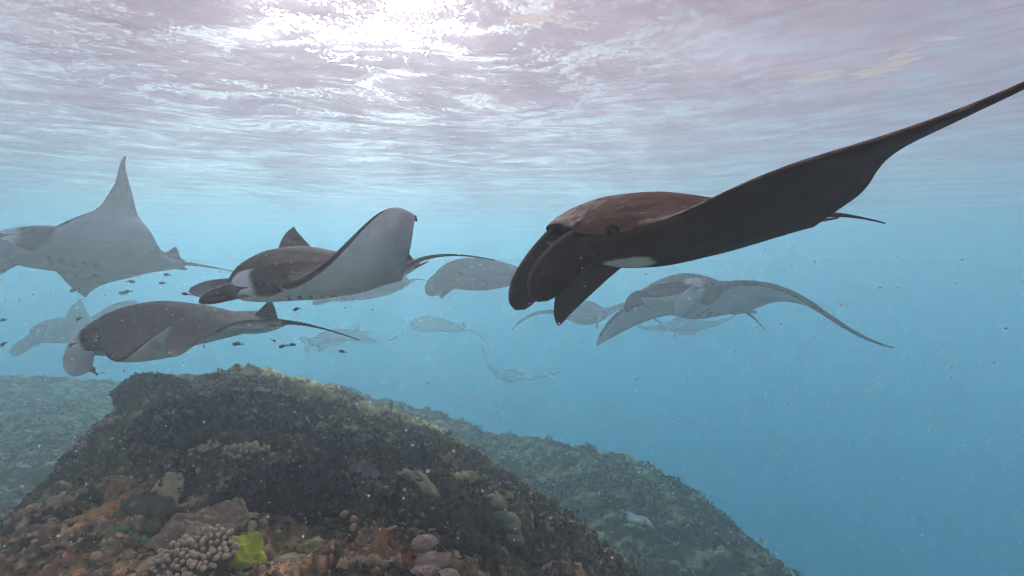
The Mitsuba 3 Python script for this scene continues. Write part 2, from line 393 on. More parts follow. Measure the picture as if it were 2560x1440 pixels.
lobed('leather_coral', 'grey green leather coral with thick folds on the right flank', S_['leather'], [(-.06, .06, .01, .05, .022, .03, -.5), (-.045, .035, .015, .06, .022, .034, -.6), (-.01, .035, .015, .055, .02, .034, -.9), (-.02, .005, .015, .075, .026, .036, -.65), (.01, -.015, .015, .08, .026, .04, -.75), (.035, -.035, .01, .075, .03, .038, -.8), (.035, .0, .01, .06, .024, .036, -.95)], (.20, .215, .12), 6, .2, 2.4)
coral('pale_coral', 'whitish coral patch on the hazy lower shelf', 'coral', *S_['white'], .20, .11, -.5, .04, 7, (.62, .66, .58), (.45, .5, .42), lobes=.5, lf=6, folds=.05, ff=8, mnd=False)
coral('encrusting_sponge', 'orange encrusting sponge on the left flank of the mound', 'sponge', *S_['orange'], .16, .055, .35, .022, 8, (.50, .24, .08), (.42, .24, .10), lobes=.4, lf=5, folds=.02, ff=16)
coral('plate_coral', 'tan plate coral on the upper right flank', 'coral', *S_['tan'], .11, .045, -.3, .015, 10, (.28, .23, .12), (.33, .28, .16), lobes=.25, lf=4, folds=.01, ff=18)
coral('plate_coral', 'grey plate coral right of the dark middle of the mound', 'coral', *S_['grey'], .15, .05, -.1, .015, 11, (.10, .115, .10), (.19, .21, .18), lobes=.3, lf=5, folds=.015, ff=16)
coral('green_coral', 'dark green algae covered coral above the pale pebbly coral', 'coral', *S_['dgreen'], .15, .08, 0, .02, 12, (.03, .055, .02), (.04, .06, .03), lobes=.3, lf=5, folds=.02, ff=14)
coral('encrusting_coral', 'yellow green smear of coral in the centre of the mound', 'coral', *S_['moss'], .10, .03, .1, .012, 13, (.16, .18, .05), (.15, .16, .06), lobes=.5, lf=6, folds=.015, ff=20)
coral('encrusting_coral', 'ring shaped olive coral right of the table coral', 'coral', *S_['ring'], .07, .035, -.2, .012, 14, (.06, .06, .03), (.22, .22, .12), lobes=.35, lf=5, folds=.012, ff=20, rimw=.25)


def knob_colony(name, label, spot, rx, ry, h, nk, kr, col, tipc, seed):
    rng = np.random.default_rng(seed)
    mesh, c = crust(*spot, rx, ry, 0, h, seed, np.array(col) * .5, np.array(col) * .5, lobes=.1, lf=3, folds=.01)
    key = numbered(name)
    tag(key, label, 'coral')
    put('base', mesh, 'coral_skin', parent=key, color=c)
    kinds = []
    for k in range(4):
        cap = trimesh.creation.capsule(height=1.1, radius=1, count=[9, 8])
        v = np.array(cap.vertices)
        v[:, 2] -= v[:, 2].min()
        v[:, :2] *= (.75 + .25 * np.clip(v[:, 2:3] / 2, 0, 1))
        v = v * (1 + .25 * (noise3(v + 7 * k, .9, 95, 2) - .5)[:, None])
        t = sstep(.8, 2.9, v[:, 2])[:, None]
        kinds.append(mikit.ply((v, np.array(cap.faces)), 'coral_skin', smooth=True, color=(np.array(col) * (1 - t) + np.array(tipc) * t) * rng.uniform(.8, 1.1)))
    pts, tries = [], 0
    while len(pts) < nk and tries < 6000:
        tries += 1
        a, r = rng.uniform(0, 6.283), math.sqrt(rng.random())
        p = np.array([r * math.cos(a) * rx, r * math.sin(a) * ry])
        if all(np.hypot(*(p - q)) > kr * 1.75 for q in pts):
            pts.append(p)
    for p in pts:
        x, y = spot[0] + p[0], spot[1] + p[1]
        r2 = (p[0] / rx) ** 2 + (p[1] / ry) ** 2
        z = float(ground_smooth(np.array([x]), np.array([y]))[0]) + h * (.4 + .6 * math.sqrt(max(0, 1 - r2 ** 2))) - kr * .6
        s = kr * rng.uniform(.8, 1.25)
        tx, ty = math.degrees(-p[1] / ry * .7), math.degrees(p[0] / rx * .7)
        kk = numbered(f'{key}__knob')
        scene[kk] = {**kinds[rng.integers(4)], 'to_world': T().translate([x, y, z]).rotate([1, 0, 0], tx + rng.uniform(-15, 15)).rotate([0, 1, 0], ty + rng.uniform(-15, 15)).scale([s, s, s * rng.uniform(.8, 1.2)])}


knob_colony('knobbed_coral', 'pale knobbed coral colony left of the lime green coral', S_['knob'], .135, .11, .045, 210, .0088, (.24, .15, .09), (.60, .44, .31), 21)
knob_colony('knobbed_coral', 'yellowish pebbly coral in the dark centre of the mound', S_['pebbly'], .11, .07, .02, 60, .011, (.18, .15, .07), (.48, .42, .22), 22)

# small patches of growth all over the mound
rng = np.random.default_rng(77)
for name, cat, label, grp, n, col, rim in (('encrusting_patch', 'coral', 'small rust brown growth among the turf of the near mound', 'small rust brown patches', 20, (.34, .15, .06), (.42, .22, .10)),
                                           ('encrusting_patch', 'coral', 'small olive growth among the turf of the near mound', 'small olive patches', 18, (.20, .19, .06), (.30, .28, .12)),
                                           ('encrusting_patch', 'coral', 'small pale tan growth among the turf of the near mound', 'small pale tan patches', 18, (.44, .34, .20), (.56, .46, .30)),
                                           ('encrusting_patch', 'coral', 'small dark plum growth among the turf of the near mound', 'small dark plum patches', 12, (.09, .035, .05), (.12, .05, .07))):
    for _ in range(n):
        while True:
            x, y = rng.uniform(-2.9, 1.1), rng.uniform(1.45, 4.6)
            if mound(np.array([x]), np.array([y]))[0] > -1.75 and abs(x) < y * 1.05:
                break
        r = rng.uniform(.035, .085) * (.6 + .2 * y)
        mesh, c = crust(x, y, r, r * rng.uniform(.5, .9), rng.uniform(0, 3.1), .012, rng.uniform(0, 99), np.array(col) * rng.uniform(.7, 1.2), rim, lobes=.45, lf=5, folds=.022, ff=20, lift=.004, n=16, m=40)
        zone = 'on the crest' if y > 3.7 else 'on the right flank' if x > -.25 else 'on the left slope' if x < -1.75 else 'in the lower middle' if y < 2.5 else 'in the upper middle'
        key = put(name, mesh, 'coral_skin', color=c)
        tag(key, f'{label} {zone}', cat, f'{grp} {zone}')

# tube sponge and dark bushy coral heads
cap = trimesh.creation.capsule(height=.055, radius=.012, count=[10, 10])
cap.apply_transform(trimesh.transformations.rotation_matrix(.9, [.25, -.9, .3]))
x, y = S_['stick']
cap.apply_translation([x, y, float(top(np.array([x]), np.array([y]))[0]) + .02])
put('tube_sponge', cap, 'coral_skin', color=np.tile((.50, .48, .18), (len(cap.vertices), 1)))
tag('tube_sponge', 'small pale yellow tube sponge sticking up on the left slope', 'sponge')


def bush(label, spot, rad, hgt, seed, col):
    rng = np.random.default_rng(seed)
    key = numbered('bushy_coral')
    tag(key, label, 'coral')
    s = trimesh.creation.icosphere(subdivisions=4)
    v = np.array(s.vertices)
    v = v * (1 + .5 * (noise3(v + seed, 1.6, 97, 4) - .5)[:, None]) * [rad, rad * .8, hgt]
    z0 = float(ground_smooth(np.array([spot[0]]), np.array([spot[1]]))[0])
    v = v + [spot[0], spot[1], z0 - .02]
    put('core', (v, np.array(s.faces)), 'coral_skin', parent=key, color=np.array(col) * (.5 + noise3(v, 14, 98, 2))[:, None])
    pts = v[rng.integers(0, len(v), 1100)]
    tv, tf, tc = tufts(rng, pts, np.tile(np.array(col) * 1.2, (1100, 1)), np.full(1100, .035), 8)
    k = put('branches', (tv, tf), 'turf', parent=key, smooth=False, color=tc)
    tag(k, kind='stuff')


bush('dark bushy coral head on the crest, left of the mound top', S_['bush'], .25, .17, 31, (.030, .034, .032))
bush('blackish bushy coral mat in the lower middle of the mound', S_['bush2'], .30, .10, 32, (.024, .018, .026))
bush('long dark bushy coral mat under the crest', S_['bush3'], .55, .13, 33, (.024, .021, .022))

# ------------------------------------------------------------------ manta rays
LE = PC([0, .1, .16, .2, .225, .26, .32, .45, .6, .75, .87, .95, 1], [.44, .44, .435, .41, .36, .31, .285, .235, .15, .03, -.10, -.215, -.31])
TE = PC([0, .03, .07, .13, .25, .4, .55, .7, .85, .95, 1], [-.53, -.525, -.48, -.41, -.33, -.275, -.25, -.245, -.265, -.295, -.32])
HT = PC([-.54, -.3, -.1, .1, .25, .38, .46], [.018, .052, .10, .125, .115, .080, .048])
HB = PC([-.54, -.3, -.1, .1, .25, .38, .46], [.016, .042, .07, .09, .085, .065, .045])
Y0 = .2


def bend(p, q):
    """a ray at rest (half span 1, head along +x) -> swimming: wing flap, twist and sweep, spine bend"""
    p = np.asarray(p, float)
    x, y, z = p[:, 0], p[:, 1], p[:, 2]
    s = np.clip((np.abs(y) - Y0) / (1 - Y0), 0, 1.05)
    out = np.empty_like(p)
    g = np.linspace(0, 1.05, 106)
    for sd, key in ((1, 'L'), (-1, 'R')):
        t, f = np.radians(q['t' + key]), np.radians(q['f' + key])
        th, fi = PC([0, .33, .67, 1.06], t)(g), PC([0, .5, 1.06], [0, f[0], f[1]])
        cy = Y0 + np.concatenate([[0], np.cumsum(np.cos((th[1:] + th[:-1]) / 2) * np.diff(g))]) * (1 - Y0)
        cz = np.concatenate([[0], np.cumsum(np.sin((th[1:] + th[:-1]) / 2) * np.diff(g))]) * (1 - Y0)
        m = y > 0 if sd == 1 else y <= 0
        ss = s[m]
        w = np.clip(ss / .12, 0, 1)
        ang = np.interp(ss, g, th) * w * w * (3 - 2 * w)
        tw = fi(ss)
        core = np.abs(y[m]) <= Y0
        yy = np.where(core, np.minimum(np.abs(y[m]), Y0), np.interp(ss, g, cy))
        zz = np.where(core, 0, np.interp(ss, g, cz))
        N = np.stack([0 * ang, -np.sin(ang), np.cos(ang)], -1)
        X1 = np.array([1., 0, 0])
        Xc = np.cos(tw)[:, None] * X1 + np.sin(tw)[:, None] * N
        Nc = -np.sin(tw)[:, None] * X1 + np.cos(tw)[:, None] * N
        ya = np.clip(np.abs(y[m]), 0, .999)
        te = TE(ya)
        wl = np.clip((x[m] - te) / np.maximum(LE(ya) - te, 1e-3), 0, 1)
        zk = np.where(z[m] > 0, q.get('flat', 1), 1)
        xr = x[m] - q.get('b' + key, 0) * np.exp(-((np.abs(y[m]) - .44) / .15) ** 2) * (1 - wl) + q['s' + key] * ss ** 2 - q['n' + key] * 4 * ss * np.clip(1 - ss, 0, 1) * wl
        P = np.stack([0 * yy, yy, zz], -1) + xr[:, None] * Xc + (zk * z[m])[:, None] * Nc
        P[:, 1] *= sd
        out[m] = P
    for hb, xb, sg in ((math.radians(q['hb']), .08, 1), (math.radians(q['tb']), -.1, -1)):
        wt = np.exp(-(np.abs(y) / .42) ** 4)
        u = np.maximum((out[:, 0] - xb) * sg, 0)
        a = hb * np.minimum(u / .36, 1.6) * wt
        k = np.where(a != 0, a, 1e-9)
        zz = out[:, 2].copy()
        m = u > 0
        out[m, 0] = (xb + sg * u * np.sin(k) / k + sg * zz * np.sin(a))[m]
        out[m, 2] = (-u * (1 - np.cos(k)) / k + zz * np.cos(a))[m]
    return out


def turn(yaw, pitch, roll):
    a, b, c = np.radians([yaw, pitch, roll])
    Rz = np.array([[math.cos(a), -math.sin(a), 0], [math.sin(a), math.cos(a), 0], [0, 0, 1]])
    Ry = np.array([[math.cos(b), 0, -math.sin(b)], [0, 1, 0], [math.sin(b), 0, math.cos(b)]])
    Rx = np.array([[1, 0, 0], [0, math.cos(c), -math.sin(c)], [0, math.sin(c), math.cos(c)]])
    return Rz @ Ry @ Rx


def swim(p, q):
    return q['S'] * (bend(p, q) @ turn(*q['rot']).T) + np.array(q['at'])


def af(t):
    return (.2969 * np.sqrt(np.maximum(t, 0)) - .126 * t - .3516 * t * t + .2843 * t ** 3 - .1015 * t ** 4) / .1


def body_grid(ns, nt, nm):
    h = np.linspace(-1, 1, ns)
    ys = np.sign(h) * (np.abs(h) ** 1.25) * .999
    tau = (1 - np.cos(np.linspace(0, np.pi, nt))) / 2
    V = []
    for yy in ys:
        a = abs(yy)
        xl, xt = float(LE(a)), float(TE(a))
        c = xl - xt
        B, wt = math.exp(-(a / .21) ** 2.2), .032 * (1 - a) ** .8 + .004
        k = np.linspace(0, 1, nm + 2)[1:-1]
        tt = tau[::-1]
        x = xl - tt * c
        ro = np.sqrt(np.clip((xl - x) / .06, 0, 1))
        fl = np.where(a < .17, .72 + .28 * ro, np.maximum(ro, .72 * np.clip((.215 - a) / .045, 0, 1)))
        zt = B * HT(x) * fl + wt * af(tt) + .0005
        xb = x[::-1]
        zb = -(B * HB(xb) * fl[::-1] + wt * .8 * af(tt[::-1])) - .0005
        m_ = np.clip((.185 - a) / .02, 0, 1)
        d = .15 * math.sqrt(max(0, 1 - (a / .185) ** 2)) * m_
        e = .5 * (zt[-1] - zb[0]) * (1 - m_)
        mx = xl - d * np.sin(np.pi * k) ** .55 + e * np.sin(np.pi * k)
        mz = zt[-1] + (zb[0] - zt[-1]) * k
        V.append(np.concatenate([np.stack([x, 0 * x + yy, zt], -1), np.stack([mx, 0 * mx + yy, mz], -1), np.stack([xb, 0 * x + yy, zb], -1)]))
    tag_ = np.concatenate([np.zeros(nt), np.ones(nm), np.full(nt, 2)])
    return np.array(V), tag_, np.concatenate([tau[::-1], np.linspace(0, 1, nm), tau])


def lobe_grid(side, q, nv=26, nw=11):
    a0, a1, beta, kap, L, W, om = q
    v = np.linspace(0, 1, nv)
    al = np.radians(a0 + (a1 - a0) * v)
    ds = L / (nv - 1)
    cx = .375 + np.concatenate([[0], np.cumsum(np.cos((al[1:] + al[:-1]) / 2)) * ds])
    cz = -.012 - np.concatenate([[0], np.cumsum(np.sin((al[1:] + al[:-1]) / 2)) * ds])
    hw = W * np.where(v < .6, .84 + .16 * np.sin(v / .6 * np.pi / 2), np.sqrt(np.clip(1 - ((v - .6) / .4) ** 2, 0, 1))) + .002
    VV, WW = np.meshgrid(v, np.linspace(-1, 1, nw), indexing='ij')
    AL, H = al[:, None], hw[:, None]
    kp = kap * (.4 + .6 * VV) + 1e-6
    cr, lat = H * np.sin(kp * WW) / kp, H * (1 - np.cos(kp * WW)) / kp
    X = cx[:, None] + cr * np.sin(AL)
    Zz = cz[:, None] + cr * np.cos(AL)
    Yy = .178 + (cx[:, None] - .375 - (cz[:, None] + .012)) * math.tan(math.radians(beta)) - lat
    th_ = .016 * (1 - .75 * VV) * np.sqrt(np.clip(1 - .85 * WW ** 2, 0, 1))
    return np.stack([X, side * (Yy + th_), Zz], -1), np.stack([X, side * (Yy - th_), Zz], -1), VV, WW


def shell(A, B):
    """two facing grids -> one closed skin"""
    n, m = A.shape[:2]
    V = np.concatenate([A, B[:, ::-1]], 1)
    f = quads(n, 2 * m, wrap=True)
    return V, f


def paint(V, tg, tt, mo):
    """the ray's own markings, in its rest pose"""
    x, y, z = V[..., 0], V[..., 1], V[..., 2]
    ay = np.abs(y)
    n1, n2 = noise3(V, 9, mo['seed'], 4), noise3(V, 34, mo['seed'] + 1, 3)
    c = np.empty(V.shape)
    c[...] = mo['back']
    mt = mo.get('mott', 1)
    c *= (1 + mt * (-.7 + .85 * n1 + .6 * n2 * n1 + .3 * noise3(V, 90, mo['seed'] + 2, 2)))[..., None]
    sc = sstep(.70, .76, noise3(V * [1, 2.5, 1], 26, mo['seed'] + 3, 2))
    def over(col, m):
        c[...] = c * (1 - m[..., None]) + np.array(col) * m[..., None]
    over(np.array(mo['back']) * 1.9, np.exp(-((x - .05) / .22) ** 2 - (ay / .16) ** 2) * .6 * (tg < 1))
    over(np.array(mo['back']) * .55, (tg < 1) * sstep(.06, .0, tt) * (ay > .26))
    over(np.array(mo['back']) * 3.2, sc * .55)
    bt = tg == 2
    bel = np.broadcast_to(np.array(mo['belly']), V.shape) * (.78 + .3 * n1 + .14 * n2)[..., None]
    grey = np.array(mo['belly2'])
    k = np.clip(sstep(.35, .95, tt) * .75 + sstep(.35, .85, ay) * .6, 0, 1)[..., None]
    bel = bel * (1 - k) + grey * (.45 + .7 * n1 + .45 * n2)[..., None] * k
    c[bt] = bel[bt]
    over(np.array(mo['edge']), bt * sstep(.075, .045, tt) * sstep(.25, .33, ay))
    over(np.array(mo['edge']), bt * sstep(.985, 1.0, tt) * sstep(.2, .3, ay) * .8)
    for i in range(5):      # gill slits
        gx = .20 - .055 * i
        over((.05, .05, .05), bt * np.exp(-((x - gx - .25 * (ay - .1)) / .007) ** 2) * sstep(.05, .06, ay) * sstep(.16 - .01 * i, .14 - .01 * i, ay) * .85)
    for sx, sy, sr in mo.get('spots', ()):
        over((.05, .05, .05), bt * sstep(sr, sr * .6, np.hypot(x - sx, y - sy) + .012 * (n2 - .5)))
    if mo.get('patch'):
        over((.55, .55, .52), bt * sstep(.075, .05, np.hypot((x - .22) * .8, ay - .11) + .05 * (n2 - .5)))
    else:
        over(mo['white'], ((tg != 1) & (z < .075) & (x > .3)) * sstep(.30, .38, x) * sstep(.27, .235, ay) * sstep(.1, .15, ay) * .8)
        over((.03, .025, .028), (tg != 1) * sstep(.065, .045, np.hypot((x - .315) * .9, (ay - .235) * .9 + .25 * np.maximum(-z - .03, 0))))
        over(np.array(mo['white']) * 1.2, (tg == 2) * (ay < .17) * sstep(.03, .012, .44 - x))
    mth = tg == 1
    c[mth] = (np.array(mo['mouth']) * (1 - tt[..., None]) + np.array(mo['mouth2']) * tt[..., None])[mth]
    return c


BROWN = dict(white=(.80, .80, .81), back=(.030, .018, .014), belly=(.74, .74, .74), belly2=(.30, .31, .31), edge=(.022, .018, .022), mouth=(.02, .02, .024), mouth2=(.16, .15, .17), lobe=(.030, .024, .032), lobe_in=(.35, .33, .38), seed=110)
BLACK = dict(white=(.1, .1, .1), back=(.115, .060, .040), belly=(.050, .031, .026), belly2=(.066, .040, .033), edge=(.05, .03, .025), mouth=(.012, .010, .011), mouth2=(.02, .017, .018), lobe=(.040, .026, .024), lobe_in=(.03, .022, .026), seed=120, patch=True)
PALE = dict(BROWN, belly=(.60, .61, .61), belly2=(.60, .61, .61), lobe=(.50, .50, .51), lobe_in=(.05, .045, .05), back=(.023, .016, .014), seed=130)
GREY = dict(PALE, white=(.55, .56, .56), lobe=(.42, .43, .44), belly=(.5, .52, .52), belly2=(.34, .35, .35), seed=140)


def skin_grain(p, n, uv):
    return mikit.fbm(p.x * 60, p.y * 60, p.z * 60, 3) + .6 * mikit.noise(p.x * 14, p.y * 14, p.z * 14)


scene['ray_skin'] = dict(type='twosided', bsdf=dict(type='bumpmap', scale=.012, arbitrary=mikit.proc(skin_grain, eps=2e-3), bsdf=dict(type='principled', base_color=VC, roughness=.6, specular=.12)))
scene['wet_black'] = dict(type='principled', base_color=dict(type='rgb', value=[.012, .012, .013]), roughness=.3, specular=.2)


scene['far_skin'] = dict(type='twosided', bsdf=dict(type='diffuse', reflectance=dict(type='rgb', value=[.04, .04, .042])))


def manta(q, mo, label, group, res):
    ns, nt, nm = res
    skin = 'far_skin' if 'rim' in mo else 'ray_skin'
    key = numbered('manta_ray')
    tag(key, label, 'manta ray', group)
    V, tg, tt = body_grid(ns, nt, nm)
    tg2, tt2 = np.broadcast_to(tg, V.shape[:2]), np.broadcast_to(tt, V.shape[:2])
    col = paint(V, tg2, tt2, mo).reshape(-1, 3)
    n3 = V.shape
    f = quads(n3[0], n3[1], wrap=True)
    ring = lambda i: np.arange(n3[1]) + i * n3[1]
    W = swim(V.reshape(-1, 3), q)
    nv = len(W)
    W = np.vstack([W, W[ring(0)].mean(0), W[ring(n3[0] - 1)].mean(0)])
    col = np.vstack([col, col[:2] * .5])
    r0, r1 = ring(0), ring(n3[0] - 1)
    tri = np.vstack([f[:, [0, 2, 1]], f[:, [0, 3, 2]], np.stack([r0, np.roll(r0, -1), 0 * r0 + nv], -1), np.stack([np.roll(r1, -1), r1, 0 * r1 + nv + 1], -1)])
    put('body', (W, tri), skin, parent=key, color=col)
    big = ns > 100
    for side, k in ((1, 'lL'), (-1, 'lR')):
        A, B, VV, WW = lobe_grid(side, q[k], 26 if big else 12, 11 if big else 7)
        L, lf = shell(A, B)
        va = np.concatenate([VV, VV], 1)[..., None]
        m = WW.shape[1]
        inner = np.concatenate([0 * VV, 0 * VV + 1], 1)[..., None]
        co, ci = np.array(mo['lobe']), np.array(mo['lobe_in'])
        lc = (co * (1 - inner) + ci * inner) * (.75 + .5 * noise3(L, 20, 7, 3))[..., None]
        if mo['lobe'][0] < .1 and not mo.get('patch') and 'rim' not in mo:
            kk = sstep(.45, .1, va)
            lc = lc * (1 - kk * .7) + np.array((.30, .29, .33)) * kk * .7
        rimk = sstep(.84, 1, np.concatenate([WW, WW[:, ::-1]], 1))[..., None] * .7  # pale lobe edge, a rim highlight put into the colour
        lc = lc * (1 - rimk) + np.array(mo.get('rim', (.20, .15, .14) if mo.get('patch') else (.55, .54, .55))) * rimk
        put('cephalic_lobe', (swim(L.reshape(-1, 3), q), lf), skin, parent=key, color=lc.reshape(-1, 3))
    # dorsal fin at the tail root
    hh = np.linspace(0, 1, 9)
    cc = np.linspace(0, 1, 9)
    HH, CC = np.meshgrid(hh, cc, indexing='ij')
    xs = (-.375 - .085 * HH ** 1.2) - CC * (.125 * (1 - HH) ** .8 + .015)
    zs = HT(np.clip(xs, -.54, .4)) * (1 - HH) * .8 + .125 * HH
    tk = .014 * np.sqrt(np.clip(1 - (2 * CC - 1) ** 2, 0, 1)) * (1 - .8 * HH) + .001
    L, lf = shell(np.stack([xs, tk, zs], -1), np.stack([xs, -tk, zs], -1))
    put('dorsal_fin', (swim(L.reshape(-1, 3), q), lf), skin, parent=key, color=np.tile(np.array(mo['back']) * .8, (L.shape[0] * L.shape[1], 1)))
    for side in (1, -1):
        v, w = np.meshgrid(np.linspace(0, 1, 8), np.linspace(-1, 1, 7), indexing='ij')
        hw = .030 * np.sqrt(np.clip(1 - np.maximum((v - .4) / .6, 0) ** 2, 0, 1)) + .001
        xs, ys = -.465 - .10 * v, side * (.045 + .03 * v + w * hw)
        tk = .007 * np.sqrt(np.clip(1 - .9 * w * w, 0, 1)) * (1 - .6 * v)
        L, lf = shell(np.stack([xs, ys, -.012 + tk], -1), np.stack([xs, ys, -.012 - tk], -1))
        put('pelvic_fin', (swim(L.reshape(-1, 3), q), lf), skin, parent=key, color=np.tile(np.array(mo['back']) * .9, (L.shape[0] * L.shape[1], 1)))
    # whip tail
    p0, p1 = swim(np.array([[-.50, 0, .006]]), q)[0], swim(np.array([[-.60, 0, .006]]), q)[0]
    d0 = (p1 - p0) / np.linalg.norm(p1 - p0)
    end = np.array(q['tail'])
    ln = np.linalg.norm(end - p0)
    t = np.linspace(0, 1, 30)[:, None]
    path = (1 - t) ** 2 * p0 + 2 * t * (1 - t) * (p0 + d0 * ln * .35) + t ** 2 * end
    rad = q['S'] * (.013 * (1 - t[:, 0]) ** 1.5 + .0028)
    tan = np.gradient(path, axis=0)
    tan /= np.linalg.norm(tan, axis=1, keepdims=True)
    e1 = np.cross(tan, [0, 0, 1.])
    e1 /= np.linalg.norm(e1, axis=1, keepdims=True)
    e2 = np.cross(e1, tan)
    a = np.linspace(0, 2 * np.pi, 8, endpoint=False)
    tv = path[:, None] + rad[:, None, None] * (np.cos(a)[None, :, None] * e1[:, None] + np.sin(a)[None, :, None] * e2[:, None])
    put('tail', (tv.reshape(-1, 3), quads(30, 8, wrap=True)), skin, parent=key, color=np.tile(np.array(mo['back']) * .7, (240, 1)))
    for side in (1, -1):
        s = trimesh.creation.icosphere(subdivisions=2)
        v = np.array(s.vertices) * [.020, .011, .017] + [.345, side * .2365, .012]
        put('eye', (swim(v, q), np.array(s.faces)), 'wet_black', parent=key)


